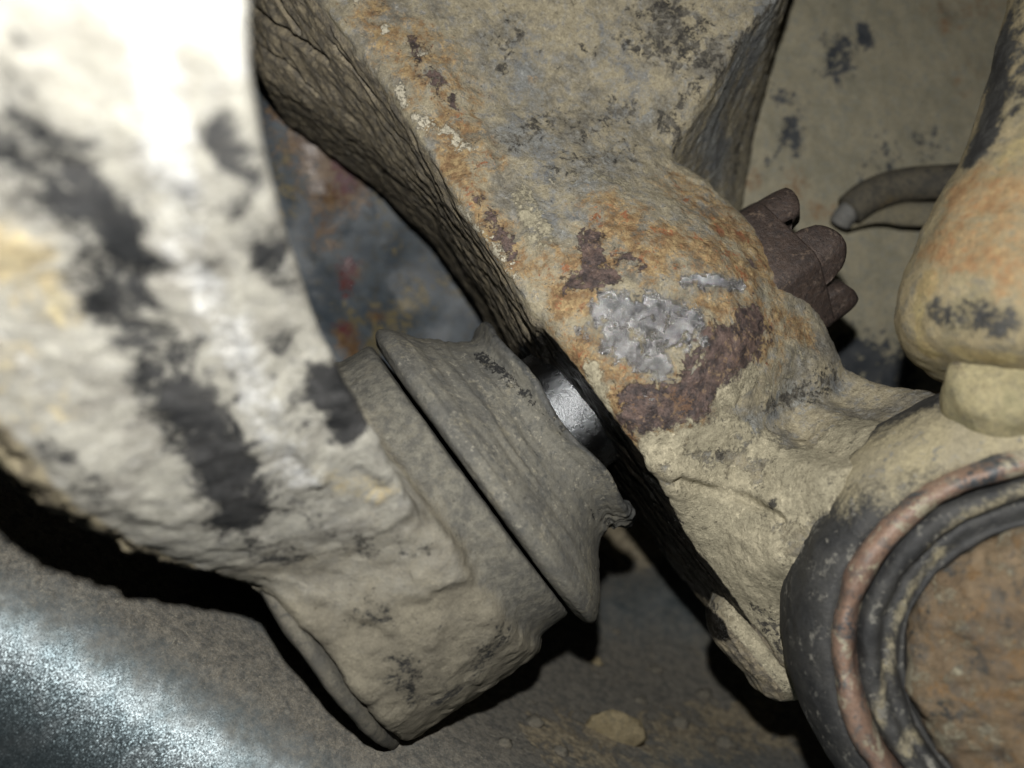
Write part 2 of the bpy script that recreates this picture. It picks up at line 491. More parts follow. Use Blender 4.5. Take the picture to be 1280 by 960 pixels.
# ------------------------------------------------------------------ steering knuckle
TOPC = [(420, -80, 12.8), (600, -80, 13.0), (800, -80, 13.2), (980, -60, 13.5), (400, 0, 12.4), (500, 20, 12.5), (580, 20, 12.75), (700, 30, 13.0), (850, 20, 13.1), (960, 0, 13.2),
        (470, 80, 12.25), (540, 90, 12.25), (620, 120, 12.6), (740, 110, 13.0), (830, 110, 13.0), (890, 105, 13.0), (560, 200, 11.95), (600, 200, 12.0), (660, 230, 12.0), (750, 195, 12.55), (830, 190, 13.0),
        (610, 300, 11.6), (660, 320, 11.5), (720, 290, 11.6), (800, 250, 12.0), (870, 235, 12.7),
        (690, 425, 11.15), (740, 370, 11.05), (800, 420, 10.85), (850, 370, 11.1), (900, 320, 11.65), (940, 300, 12.4), (930, 420, 11.35), (1000, 400, 12.3), (870, 480, 11.0), (750, 500, 11.05),
        (790, 545, 11.1), (830, 560, 11.15), (900, 560, 11.35), (960, 500, 11.7), (1030, 470, 12.2), (950, 600, 11.35), (1030, 560, 11.35), (1100, 530, 11.4), (1160, 515, 11.2), (1000, 640, 10.7),
        (980, 700, 10.8), (870, 625, 11.55), (830, 600, 11.2), (900, 690, 11.75), (930, 760, 11.9), (985, 830, 11.7), (1050, 598, 10.2), (1120, 572, 9.9), (1200, 552, 9.7), (1290, 540, 9.6), (1250, 515, 10.4), (1100, 700, 11), (1250, 700, 11.2), (1080, 860, 11.6)]
RIDGE = [(250, -220, 13.0), (330, -100, 12.7), (400, 0, 12.4), (490, 115, 12.1), (600, 290, 11.6), (690, 430, 11.2), (800, 570, 11.15), (900, 720, 11.75), (992, 855, 11.9), (1060, 950, 12)]
BACK = [(190, -160, 15.8), (250, -30, 15.4), (325, 92, 15.0), (450, 170, 14.5), (540, 250, 14.0), (620, 360, 13.6), (660, 430, 13.3), (760, 560, 13.0), (870, 712, 12.9), (985, 855, 12.6), (1050, 950, 12.6)]
tl = np.array([L(*c) for c in TOPC])
front = RBF(tl[:, :2], tl[:, 2], .01)
rl = np.array([L(*c) for c in RIDGE]); rl = rl[np.argsort(rl[:, 1])]
bl = np.array([L(*c) for c in BACK]); bl = bl[np.argsort(bl[:, 1])]
def flank_left(s, r):
    sr, dr = np.interp(r, rl[:, 1], rl[:, 0]), np.interp(r, rl[:, 1], rl[:, 2])
    sb, db = np.interp(r, bl[:, 1], bl[:, 0]), np.interp(r, bl[:, 1], bl[:, 2])
    k = np.clip((db - dr) / np.maximum(sr - sb, .08), 1.2, 9)
    return dr + (sr - s) * k, k
fl3 = np.array([L(*c) for c in [(1000, -60, 13.4), (972, 0, 13.2), (898, 102, 13.0), (830, 187, 13.0), (1040, -80, 17.6), (982, 0, 17.2), (955, 110, 17.2), (938, 200, 17.2), (928, 260, 17.2), (870, 225, 14.9), (925, 110, 14.9), (900, 170, 15.0)]])
flr = RBF(fl3[:, :2], fl3[:, 2], .3)
PA = [L(*c)[:2] for c in [(190, -160, 15.8), (250, -30, 15.4), (325, 92, 15), (450, 170, 14.5), (540, 250, 14), (620, 360, 13.6), (660, 430, 13.3), (720, 520, 13), (850, 420, 13), (925, 320, 16.5), (930, 250, 17.2), (938, 200, 17.2), (955, 110, 17.2), (982, 0, 17.2), (1010, -90, 17.2)]]
PB = [L(*c)[:2] for c in [(560, 270, 13.9), (620, 360, 13.6), (660, 430, 13.3), (760, 560, 13.0), (870, 712, 12.9), (985, 855, 12.6), (1080, 900, 12.5), (1250, 800, 12.5), (1330, 640, 12), (1330, 520, 12),
                          (1240, 510, 12.0), (1182, 502, 12.2), (1112, 482, 12.4), (1062, 458, 12.6), (1027, 405, 12.9), (988, 345, 12.9), (943, 287, 12.9), (888, 222, 12.9), (832, 186, 13.1), (740, 150, 12.8), (620, 140, 12.5)]]
h = .042
s_ = np.arange(-3.4, 10.4, h); r_ = np.arange(-6.6, 11.4, h); d_ = np.arange(-3.1, 4.6, h)
lims = None
S2, R2 = np.meshgrid(s_, r_, indexing='ij')
def unit(Dm):
    g0, g1 = np.gradient(Dm, h)
    return 1 / np.sqrt(1 + g0 ** 2 + g1 ** 2)
D1 = front(S2, R2); w1 = unit(D1)
D2, K2 = flank_left(S2, R2); w2 = 1 / np.sqrt(1 + K2 ** 2)
D3 = flr(S2, R2); w3 = unit(D3)
OA, OB = poly_sdf(PA, S2, R2), poly_sdf(PB, S2, R2)
dd = d_[None, None, :].astype(np.float32)
def c3(m): return m[..., None].astype(np.float32)
fr = smax((c3(D1) - dd) * c3(w1), (c3(D2) - dd) * c3(w2), .14)
A_ = smax(smax(fr, (c3(D3) - dd) * c3(w3), .12), c3(OA), .08)
A_ = np.maximum(A_, dd - 4.4)
B_ = smax(smax(fr, c3(OB), .30), dd - 2.1, .4)
f3 = smin(A_, B_, .22)
del A_, B_, fr
q = loc(P(925, 772, 12.75)) ; q2 = loc(P(975, 830, 12.6))                       # the small lobe under the web
G = [s_[:, None, None] , r_[None, :, None], d_[None, None, :]]
e = q2 - q
tt = np.clip(((G[0] - q[0]) * e[0] + (G[1] - q[1]) * e[1] + (G[2] - q[2]) * e[2]) / (e @ e), 0, 1)
lob = np.sqrt((G[0] - q[0] - tt * e[0]) ** 2 + (G[1] - q[1] - tt * e[1]) ** 2 + ((G[2] - q[2] - tt * e[2]) * .8) ** 2) - .52
f3 = smin(f3, lob.astype(np.float32), .08)
del lob, tt
f3[0], f3[-1] = 1, 1; f3[:, 0] = 1; f3[:, -1] = 1; f3[:, :, 0] = 1; f3[:, :, -1] = 1
Vl, F = surface_nets(f3, (s_[0], r_[0], d_[0]), h)
del f3
V = glob(Vl)
if np.linalg.det(FR) < 0: F = F[:, ::-1].copy()
T = bvh(V, F)
Nn = vnormals(V, F)
# which vertices lie on the scaly flank
d2v, _ = flank_left(Vl[:, 0], Vl[:, 1]); d1v = front(Vl[:, 0], Vl[:, 1])
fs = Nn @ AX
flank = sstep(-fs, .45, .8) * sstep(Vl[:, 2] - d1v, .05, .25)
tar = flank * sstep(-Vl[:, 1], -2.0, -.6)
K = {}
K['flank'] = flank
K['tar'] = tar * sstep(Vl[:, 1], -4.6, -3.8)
K['rust'] = strokes(T, V, [([(470, 20), (540, 110), (600, 200)], 50, .55), ([(530, 40), (580, 110)], 50, .5), ([(560, 190), (610, 280), (650, 340)], 28, .6), ([(700, 380), (740, 375)], 26, .8), ([(690, 420), (740, 490), (790, 545)], 24, .7), ([(860, 240), (910, 280), (960, 340)], 50, .62),
                           ([(900, 285), (930, 300)], 26, .8), ([(760, 270), (830, 320)], 60, .62), ([(840, 300), (930, 340)], 50, .7), ([(960, 400), (1000, 410)], 40, .6), ([(700, 340), (860, 320)], 60, .58), ([(720, 450), (790, 500), (850, 520)], 60, .68), ([(880, 380), (960, 440)], 50, .55), ([(900, 390), (940, 370)], 40, .55), ([(665, 100)], 10, .6), ([(780, 270)], 12, .8)])
K['purple'] = strokes(T, V, [([(740, 300), (745, 340)], 20, .72), ([(715, 355), (760, 340)], 24, .62), ([(800, 510), (860, 500), (910, 450), (940, 410)], 40, .85), ([(790, 520), (840, 520)], 26, .8), ([(900, 430), (880, 480)], 40, .75), ([(770, 320), (800, 330)], 18, .5), ([(600, 250), (640, 320)], 14, .5), ([(520, 60), (560, 130)], 22, .45), ([(940, 330)], 12, .5)])
K['metal'] = strokes(T, V, [([(760, 385), (800, 395), (845, 410)], 30, .85), ([(820, 385), (860, 400)], 26, .85), ([(770, 425), (815, 450)], 26, .8), ([(860, 350), (925, 358)], 13, .75), ([(730, 415)], 14, .7), ([(880, 425)], 9, .75), ([(810, 490)], 12, .6), ([(790, 440), (830, 465)], 18, .75)])
K['dark'] = strokes(T, V, [([(830, 20), (870, 60)], 50, .55), ([(800, 50), (900, 80)], 40, .48), ([(640, 180), (680, 150)], 26, .45), ([(730, 60)], 20, .42), ([(640, 40), (620, 80)], 26, .42), ([(900, 570)], 12, .8), ([(1000, 490), (1040, 470)], 24, .5), ([(960, 505), (1000, 495)], 14, .6), ([(970, 630)], 9, .8), ([(850, 130), (960, 10)], 14, .55), ([(830, 150), (850, 170)], 25, .5),
                           ([(950, 770), (985, 820)], 26, .5), ([(720, 170), (780, 140)], 30, .42), ([(700, 140)], 20, .45), ([(920, 210), (945, 120)], 16, .55), ([(815, 615), (850, 650)], 12, .5), ([(890, 760)], 22, .55), ([(1085, 540), (1160, 520)], 18, .35), ([(780, 190), (700, 210)], 30, .4)])
K['pale'] = strokes(T, V, [([(520, 145), (540, 160)], 11, .62), ([(560, 165), (580, 185)], 12, .62), ([(500, 110), (505, 130)], 8, .7), ([(480, 35)], 9, .7), ([(445, 0)], 12, .7), ([(575, 260), (600, 290)], 14, .5), ([(610, 300), (650, 360)], 10, .5), ([(690, 230)], 14, .45), ([(530, 65)], 10, .5), ([(820, 470)], 0.1, .1)])
K['mud'] = strokes(T, V, [([(820, 560), (900, 540), (960, 560)], 40, .7), ([(880, 640), (940, 720), (980, 800)], 90, 1.0), ([(1000, 600), (1080, 540), (1150, 540)], 70, 1.0), ([(960, 480), (1000, 440)], 40, .5), ([(740, 460), (760, 510)], 16, .7), ([(850, 585), (970, 630)], 30, .9), ([(900, 500), (940, 470)], 26, .6), ([(650, 240), (680, 300)], 30, .6), ([(700, 220), (780, 230)], 40, .45)])
K['grey'] = strokes(T, V, [([(640, 60), (660, 170), (720, 230)], 60, .55), ([(760, 60), (800, 130), (760, 200)], 60, .5), ([(680, 260), (740, 280)], 40, .6), ([(930, 540), (980, 500), (1040, 480)], 30, .6), ([(850, 560), (900, 600)], 30, .5), ([(960, 660), (970, 740)], 22, .5), ([(1090, 545), (1010, 600), (985, 650)], 16, .6), ([(930, 60), (890, 160), (900, 200)], 45, .8), ([(960, 0), (930, 100)], 40, .8), ([(650, 180), (720, 250), (700, 280)], 45, .55), ([(760, 150), (720, 200)], 40, .5), ([(880, 560), (920, 590), (960, 540)], 30, .45)])
# relief: scaly layers on the flank, lumps and crust elsewhere, a lip of mud along the lower crack
qs = Vl * np.array([4.0, .9, 2.2]) + 1.2 * np.stack([fbm(Vl * .8 + 2, 2)] * 3, 1)
disp = flank * (.05 * fbm(qs, 4, .55, True) + .03 * fbm(Vl * np.array([9, 3, 7]), 3))
soft = 1 - flank
disp = disp + soft * (.035 * fbm(Vl * 1.3 + 3, 3) + .022 * fbm(Vl * 4.2, 4, .55) + .016 * sstep(fbm(Vl * 2.4 + 31, 4, .6), .05, .25))
disp = disp - K['metal'] * .03 + .028 * sstep(K['pale'], .3, .6) + .02 * sstep(K['mud'] + .6 * fbm(Vl * 3, 4), .45, .6)
crack = strokes(T, V, [([(812, 592), (850, 600), (885, 612), (930, 622), (975, 648)], 6, 1.0)])
lip = strokes(T, V, [([(815, 582), (850, 590), (890, 600), (935, 610), (978, 634)], 11, 1.0)])
seam = strokes(T, V, [([(600, 100), (622, 190), (640, 260), (655, 330)], 7, 1.0), ([(560, 0), (600, 110)], 8, .7), ([(900, 100), (835, 180)], 8, .8), ([(880, 705), (925, 780), (985, 845)], 5, 1.0), ([(395, 5), (440, 60)], 6, .8)])
dent = strokes(T, V, [([(755, 395), (790, 420), (850, 440)], 9, 1.0), ([(830, 365), (890, 375), (930, 370)], 12, .8), ([(790, 470), (860, 500)], 18, .5)])
gash = strokes(T, V, [([(318, 12), (355, 40), (385, 58), (408, 74)], 5, 1.0), ([(345, -5), (375, 40)], 3, 1.0), ([(330, 62), (360, 80), (400, 120)], 3, .8), ([(420, 60), (470, 120)], 3, .6)])
disp = disp - .16 * gash - .10 * crack + .06 * lip - .035 * seam - .05 * dent
V2 = V + Nn * disp[:, None]
N2 = vnormals(V2, F)
m_kn = grime('rusty_muddy_steel', ((.19, .175, .14), (.37, .325, .225), (.225, .22, .20)), 1.4, .88, [
    ('grey', (.26, .265, .25), (.165, .17, .172), 3, 1.5, .35, .8, .88, 0, 0),
    ('rust', (.225, .14, .072), (.355, .26, .135), 3.2, 1.6, .32, .70, .75, 0, -.1),
    ('rust', (.30, .125, .055), (.20, .09, .05), 4, 1.9, .74, .95, .6, 0, -.1),
    ('purple', (.062, .050, .049), (.135, .095, .082), 4, 1.7, .42, .54, .32, 0, -.35),
    ('purple', (.15, .09, .06), (.22, .16, .10), 6, 2.6, .90, 1.15, .7, 0, 0),
    ('metal', (.42, .42, .43), (.92, .92, .93), 5, 2.0, .42, .66, .19, .95, -.2),
    ('mud', (.33, .30, .215), (.41, .37, .265), 4, 1.1, .45, .62, .95, 0, .25),
    ('dark', (.05, .047, .042), (.12, .11, .09), 7, 2.2, .44, .66, .85, 0, -.2),
    ('pale', (.44, .405, .31), (.52, .48, .38), 8, 2.2, .44, .56, .95, 0, .4),
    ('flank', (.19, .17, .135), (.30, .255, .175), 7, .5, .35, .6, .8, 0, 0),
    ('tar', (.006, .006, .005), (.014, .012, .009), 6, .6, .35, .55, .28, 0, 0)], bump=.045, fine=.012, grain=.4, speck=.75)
kn = thing('steering_knuckle', 'mud-caked rusty steering knuckle with a bright worn patch on its eye', 'knuckle', V2[np.argmin(V2[:, 2])])
fc = Vl[F].mean(1)
fk = flank[F].mean(1)
zone = np.where(fk > .55, 3, np.where(fc[:, 1] > 2.9 + .25 * (fc[:, 0] - 4), 0, np.where(fc[:, 1] > -1.9 + .12 * (fc[:, 0] - 4), 1, 2)))
zn = {0: ('upper_arm', None), 1: ('stud_eye', 'bulging rusty eye with a bright scraped metal patch'), 2: ('lower_web', 'lower web thick with pale dried mud'), 3: ('side_face', 'dark scaly side face of layered rust')}
def split(V, F, Nv, attrs, zone, names, mat, parent):
    out = {}
    for z, (nm, lab) in names.items():
        f = F[zone == z]
        if not len(f): continue
        ids, inv = np.unique(f, return_inverse=True)
        o = mk(nm, V[ids], inv.reshape(f.shape), mat, parent, {k: a[ids] for k, a in attrs.items()}, Nv[ids])
        if lab: o['label'] = lab
        out[z] = o
    return out
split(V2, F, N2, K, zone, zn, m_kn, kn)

# ------------------------------------------------------------------ control arm with the socket housing of the ball joint
ST = [((325, -330), (-280, -260), 4.6, 4.9), ((318, -80), (-260, 50), 4.8, 5.0), ((332, 150), (-190, 350), 5.7, 5.9), ((396, 372), (-10, 612), 7.3, 7.0), ((450, 490), (98, 690), 8.2, 8.0), ((502, 590), (200, 722), 9.0, 9.1), ((556, 690), (330, 745), 9.9, 10.3)]
GA = nrm((.15, .55, -.80))                                   # the arm's mean direction; every section lies square to it
eR = catmull([P(*a, za) for (a, b, za, zb) in ST], 6); eL = catmull([P(*b, zb) for (a, b, za, zb) in ST], 6)
tR, tL = eR @ GA, eL @ GA
TAU = np.linspace(max(tR[0], tL[0]), min(tR[-1], tL[-1]), 60)
cR = np.stack([np.interp(TAU, tR, eR[:, k]) for k in range(3)], 1); cL = np.stack([np.interp(TAU, tL, eL[:, k]) for k in range(3)], 1)
hw = np.linalg.norm(cR - cL, axis=1) / 2
ew = (cR - cL) / (2 * hw[:, None])
eh = np.cross(GA, ew); eh *= np.sign(eh[:, 1:2]); eh /= np.linalg.norm(eh, axis=1)[:, None]
hh = np.interp(np.arange(60), [0, 40, 59], [1.0, 1.0, 1.1])
cen = (cR + cL) / 2 + eh * hh[:, None]
def arm_coords(X, Y, Z):
    tau = X * GA[0] + Y * GA[1] + Z * GA[2]
    px, py, pz = (q - np.interp(tau, TAU, cen[:, k]) for k, q in enumerate((X, Y, Z)))
    w = px * np.interp(tau, TAU, ew[:, 0]) + py * np.interp(tau, TAU, ew[:, 1]) + pz * np.interp(tau, TAU, ew[:, 2])
    k = px * np.interp(tau, TAU, eh[:, 0]) + py * np.interp(tau, TAU, eh[:, 1]) + pz * np.interp(tau, TAU, eh[:, 2])
    al = np.maximum(tau - TAU[-1], TAU[0] - tau)
    return None, w, k, np.interp(tau, TAU, hw), np.interp(tau, TAU, hh), (tau - TAU[0]) / (TAU[-1] - TAU[0]) * 6, al
h = .055
gx = np.arange(-6.6, 2.2, h, dtype=np.float32); gy = np.arange(4.0, 17.0, h, dtype=np.float32); gz = np.arange(-7.4, 4.6, h, dtype=np.float32)
X, Y, Z = np.meshgrid(gx, gy, gz, indexing='ij')
_, w, k, a, b, t, al = arm_coords(X, Y, Z)
rad = np.where(w > 0, .22, .75)
a = np.where(w > 0, np.maximum(a - .42 * (k + b), .4), a)                 # the flank on the right slopes back under the face
qx, qy = np.abs(w) - (a - rad), np.abs(k) - (b - rad)
arm = np.sqrt(np.maximum(qx, 0) ** 2 + np.maximum(qy, 0) ** 2) + np.minimum(np.maximum(qx, qy), 0) - rad
arm = np.maximum(arm, al - .3)
del w, k, a, b, t, qx, qy, rad
sx = (X - A0[0]) * AX[0] + (Y - A0[1]) * AX[1] + (Z - A0[2]) * AX[2]
rr = (X - A0[0]) * NX[0] + (Y - A0[1]) * NX[1] + (Z - A0[2]) * NX[2]
rd = (X - A0[0]) * DX[0] + (Y - A0[1]) * DX[1] + (Z - A0[2]) * DX[2]
rho = np.sqrt(rr * rr + rd * rd)
shr = sx + .055 * rr                        # the boot seat is a little out of square
hou = smax(rho - 2.86, smax(-2.95 - sx - .14 * rd, shr + .62, .12), .14)
hou = smin(hou, smax(rho - 2.66, smax(-1.6 - sx, shr - .10, .06), .08), .30)
f3 = smin(arm, hou, .55).astype(np.float32)
f3 = np.maximum(f3, -np.maximum(.10 - shr, rho - 3.0).astype(np.float32))
for i in (0, -1):
    f3[i] = 1; f3[:, i] = 1; f3[:, :, i] = 1
V, F = surface_nets(f3, (gx[0], gy[0], gz[0]), h)
del f3, arm, hou, X, Y, Z, sx, rr, rd, rho, shr
T = bvh(V, F); Nn = vnormals(V, F)
_, aw, ak, aa, ab, atv, _ = arm_coords(V[:, 0], V[:, 1], V[:, 2])
wn = aw / aa
Vl = loc(V)
rho = np.hypot(Vl[:, 1], Vl[:, 2])
inh = sstep(3.05 - rho, 0, .5) * sstep(Vl[:, 0], -3.6, -3.2)
K = {}
K['dark'] = strokes(T, V, [([(0, 150), (60, 180)], 60, .62), ([(90, 330), (150, 350)], 50, .6), ([(300, 250), (350, 300), (370, 360)], 34, .55), ([(240, 250), (260, 330)], 40, .38), ([(340, 420), (380, 520)], 36, .40), ([(400, 640), (460, 690)], 40, .42), ([(430, 740), (520, 780)], 40, .38), ([(60, 560), (180, 660)], 30, .45), ([(40, 190), (110, 260), (170, 370)], 75, .8), ([(130, 380), (210, 440)], 50, .72), ([(230, 500), (290, 600), (310, 640)], 60, .8), ([(170, 430), (230, 520)], 50, .66), ([(270, 160), (310, 230)], 40, .66), ([(330, 300), (350, 340)], 35, .62), ([(410, 480), (440, 530)], 36, .9), ([(215, 100), (230, 130)], 26, .5), ([(280, 660), (360, 700)], 40, .5), ([(10, 60), (30, 120)], 40, .5), ([(600, 830), (620, 790)], 30, .55), ([(500, 840), (560, 870)], 40, .45), ([(500, 680), (530, 690)], 22, .5)])
K['ochre'] = strokes(T, V, [([(10, 320), (50, 380)], 70, .7), ([(0, 450), (60, 520)], 60, .5), ([(250, 560)], 30, .5), ([(420, 600), (470, 620)], 40, .5), ([(150, 330)], 30, .5)])
K['pale_glare'] = strokes(T, V, [([(170, -60), (200, 100), (230, 300), (300, 450), (370, 600)], 62, .62), ([(290, 0), (290, 120)], 40, .55), ([(0, 420), (60, 480)], 26, .5)])  # pale dust, with the flash's overexposure painted in near the top
K['rib'] = sstep(-wn, .62, .85) * (1 - inh)
K['seat'] = inh * sstep(Vl[:, 0], -1.5, -.3)
K['house'] = np.clip(inh + .6 * sstep(atv, 4.6, 5.8), 0, 1)
qs = np.c_[atv * .9, wn * 6, ak * 4]
disp = K['rib'] * (.09 * fbm(qs * np.array([3.0, 1.4, 1.4]), 4, .55, True)) + .05 * fbm(V * 1.2, 3) + .022 * fbm(V * 4, 4, .55) + .02 * sstep(fbm(V * 2.2 + 8, 4), .05, .2)
ridge = strokes(T, V, [([(195, 60), (250, 280), (320, 460), (400, 600)], 16, 1.0)])
pits = strokes(T, V, [([(448, 590), (475, 615)], 9, 1.0), ([(505, 660), (525, 650), (545, 690)], 14, 1.0), ([(360, 745), (430, 775), (490, 800)], 10, .6), ([(470, 870), (430, 830)], 3, .5)])
disp = disp + .05 * ridge - .05 * pits
disp = np.where(Vl[:, 0] > -.35, disp * .35, disp)
V2 = V + Nn * disp[:, None]; N2 = vnormals(V2, F)
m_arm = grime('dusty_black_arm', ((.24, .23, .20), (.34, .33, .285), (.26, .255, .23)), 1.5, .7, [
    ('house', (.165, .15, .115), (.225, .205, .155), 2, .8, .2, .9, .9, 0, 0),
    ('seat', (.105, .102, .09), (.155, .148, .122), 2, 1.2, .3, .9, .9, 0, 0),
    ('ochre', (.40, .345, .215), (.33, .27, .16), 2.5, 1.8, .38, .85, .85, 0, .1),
    ('pale_glare', (.42, .425, .42), (.50, .495, .47), 3, 1.4, .36, .8, .45, 0, .1),  # dust tone lifted so the flash glare sits in the colour
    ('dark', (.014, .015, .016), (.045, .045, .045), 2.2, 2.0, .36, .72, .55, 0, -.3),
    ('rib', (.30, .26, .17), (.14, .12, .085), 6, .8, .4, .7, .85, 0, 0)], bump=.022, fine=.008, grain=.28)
ca = thing('control_arm', 'dusty pale control arm with black patches ending in the ball joint housing', 'control arm', V2[np.argmin(V2[:, 2])])
zone = np.where(inh[F].mean(1) > .5, 1, 0)
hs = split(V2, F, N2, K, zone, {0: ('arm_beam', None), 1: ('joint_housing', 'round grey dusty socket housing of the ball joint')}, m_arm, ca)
# the crimped end plate at the far end of the housing
prof = [(-3.20, .2), (-3.22, 2.45), (-3.30, 2.66), (-3.36, 2.79), (-3.44, 2.83), (-3.52, 2.80), (-3.57, 2.66), (-3.62, 2.0), (-3.64, .1)]
V, F = lathe(A0 + AX * .33, AX, NX, resample(prof, .05), 220)
V = V - AX * (.14 * loc(V)[:, 2])[:, None]
V = V + .03 * fbm(V * 2.5, 4)[:, None] * vnormals(V, F)
m_cap = grime('dusty_grey_cap', ((.085, .082, .072), (.135, .125, .10), (.065, .063, .055)), 2.0, .85, [(None, (.05, .05, .045), (.08, .075, .065), 3, 1.6, .62, .8, .8, 0, 0)], bump=.02)
mk('end_plate', V, F, m_cap, ca)

# ------------------------------------------------------------------ ball joint: torn boot and stud
bj = thing('ball_joint', 'worn ball joint with a cracked grey rubber boot and black stud', 'ball joint', glob((0.2, -2.7, 0)))
pp = [(12, 120), (13, 190), (15, 203), (20, 211), (28, 213), (37, 207), (48, 194), (60, 179), (74, 164), (89, 151), (102, 142), (110, 140), (118, 144), (124, 150), (130, 152), (133, 146), (131, 136), (126, 122), (120, 95), (112, 84), (100, 80)]
prof = catmull(np.array(pp) * PXC, 5)
prof = resample(prof, .035)
V, F = lathe(A0, AX, NX, prof, 420, shear=-.055)
Vl = loc(V); ang = np.arctan2(-Vl[:, 2], Vl[:, 1]); rho = np.hypot(Vl[:, 1], Vl[:, 2])          # 0 at the top, pi/2 towards the lens
Nn = vnormals(V, F)
sN = Vl[:, 0] + .055 * Vl[:, 1]
circ = np.stack([np.cos(ang) * 1.6, np.sin(ang) * 1.6, sN * 7], 1)
disp = .045 * fbm(circ * .9, 3) + .02 * fbm(circ * np.array([1, 1, 1.8]), 4) + .010 * fbm(V * 9, 3)
tear = np.exp(-((np.abs(ang) - 2.95) / .30) ** 2) * sstep(sN, .95, 1.4)                        # torn tail of the lip
disp = disp - tear * (.10 + .14 * fbm(V * 6, 3))
wave = .06 * np.sin(ang * 3 + .5) + .04 * np.sin(ang * 7)
V = V + Nn * disp[:, None] + AX * (wave * sstep(sN, .6, 1.6))[:, None]
V[:, :] += (NX * -.22)[None] * (sstep(-np.cos(ang), .2, 1) * sstep(.75 - np.abs(sN - .45), 0, .6))[:, None]
m_boot = grime('dry_dusty_rubber', ((.115, .112, .10), (.165, .158, .132), (.09, .09, .083)), 1.3, .9, [
    (None, (.22, .21, .175), (.26, .24, .19), 7, 2.6, .74, .98, .95, 0, 0),
    ('lipm', (.05, .052, .05), (.09, .09, .085), 3, .8, .45, .75, .7, 0, 0),
    ('perish', (.02, .02, .02), (.03, .03, .03), 9, 1.9, .72, .80, .8, 0, -1.2),
    (None, (.23, .21, .155), (.20, .19, .16), 1.6, 1.6, .55, .85, .9, 0, .05)], bump=.014, fine=.008, grain=.30, bsc=6)
T = bvh(V, F)
at = {'lipm': np.clip(sstep(sN, 1.5, 1.75) + strokes(T, V, [([(610, 470), (700, 560), (760, 650)], 14, .4), ([(470, 440), (520, 490)], 30, .5)]), 0, 1),
      'perish': strokes(T, V, [([(600, 445), (640, 480)], 16, .8), ([(640, 480), (680, 510), (710, 545)], 16, .62), ([(560, 520), (640, 630)], 10, .45), ([(740, 640), (765, 655)], 12, .7)])}
bt = mk('dust_boot', V, F, m_boot, bj, at)
bt['label'] = 'dry cracked grey rubber boot with a torn lip'
# rubber fold line and a ragged tail are part of the boot; the stud follows
prof = resample([(.9, .2), (.9, 1.0), (1.5, 1.10), (2.5, 1.12), (3.0, 1.0), (4.8, .82), (6.3, .80), (6.45, .72), (6.45, .05)], .05)
V, F = lathe(A0, AX, NX, prof, 120)
V = V + .012 * fbm(V * 3, 3)[:, None] * vnormals(V, F)
n = NT('oily_black_stud')
fn = n.noise(38, 4, .7); md = n.noise(3, 6, .6)
col = n.mix(n.step(md, .4, .65), (.14, .145, .15), (.22, .23, .24))
m_stud = n.done(col, n.lerp(n.step(md, .3, .7), .22, .30), 1.0, n.bump(n.math('ADD', fn, n.noise(12, 5, .6)), .010), .7)
mk('stud', V, F, m_stud, bj)

# ------------------------------------------------------------------ castle nut on the stud's far end
nb = glob((4.9, -1.2, 0))
nu = thing('castle_nut', 'dark brown rusty castle nut behind the knuckle eye', 'nut', nb)
m_nut = grime('dark_brown_rust', ((.045, .032, .027), (.065, .045, .036), (.038, .03, .028)), 2.5, .55, [(None, (.12, .085, .06), (.10, .075, .06), 4, 2.4, .64, .9, .7, 0, .1)], bump=.03, fine=.010, grain=.45, spec=.6, speck=.8)
def polar(s, r, th): return glob((s, r * math.cos(th), -r * math.sin(th)))
NUT0, NUT1, NUT2 = 4.9, 6.42, 6.95
RH = 1.32
def hexr(th, ph): 
    a = (th - ph + math.pi / 6) % (math.pi / 3) - math.pi / 6
    return RH * .90 / math.cos(a)
PH = math.radians(90 + 4)              # a corner of the hexagon looks at the lens
nseg = 144
rings = [(NUT0, .3), (NUT0, .97), (NUT0 + .06, 1.0), (NUT1 - .05, 1.0), (NUT1, .98), (NUT1, .62)]
V, F = [], []
for (s, k) in rings:
    for j in range(nseg):
        th = 2 * math.pi * j / nseg
        rr_ = min(hexr(th, PH + math.pi / 6), RH) if k > .4 else hexr(th, PH)
        rr_ = rr_ if k >= .9 else RH
        V.append(polar(s, rr_ * k, th))
for i in range(len(rings) - 1):
    for j in range(nseg):
        F.append((i * nseg + j, (i + 1) * nseg + j, (i + 1) * nseg + (j + 1) % nseg, i * nseg + (j + 1) % nseg))
V = np.array(V); F = np.array(F)
ob = mk('nut_body', V, F, m_nut, nu)
# six prongs of the crown, rounded at the tip
def prong(th0):
    wd = math.radians(24)
    na, nsx = 14, 12
    top = lambda x: NUT2 - .36 * (1 - math.sqrt(max(0, 1 - (abs(x) ** 2.2))))
    V, F = [], []
    for side in (0, 1):
        for i in range(na + 1):
            x = -1 + 2 * i / na
            th = th0 + wd * x
            ro_ = (min(hexr(th, PH + math.pi / 6), RH) * .985) if side == 0 else .84
            for j in range(nsx + 1):
                s = NUT1 - .25 + (top(x) - NUT1 + .25) * j / nsx
                rr_ = ro_ - (.05 * (j / nsx) ** 6 if side == 0 else 0)
                V.append(polar(s, rr_, th))
    M = (na + 1) * (nsx + 1); g = lambda sd, i, j: sd * M + i * (nsx + 1) + j
    for i in range(na):
        for j in range(nsx):
            F.append((g(0, i, j), g(0, i + 1, j), g(0, i + 1, j + 1), g(0, i, j + 1)))
            F.append((g(1, i, j), g(1, i, j + 1), g(1, i + 1, j + 1), g(1, i + 1, j)))
        F.append((g(0, i, nsx), g(0, i + 1, nsx), g(1, i + 1, nsx), g(1, i, nsx)))
    for i in (0, na):
        for j in range(nsx):
            F.append((g(0, i, j), g(0, i, j + 1), g(1, i, j + 1), g(1, i, j)))
    return np.array(V), np.array(F)
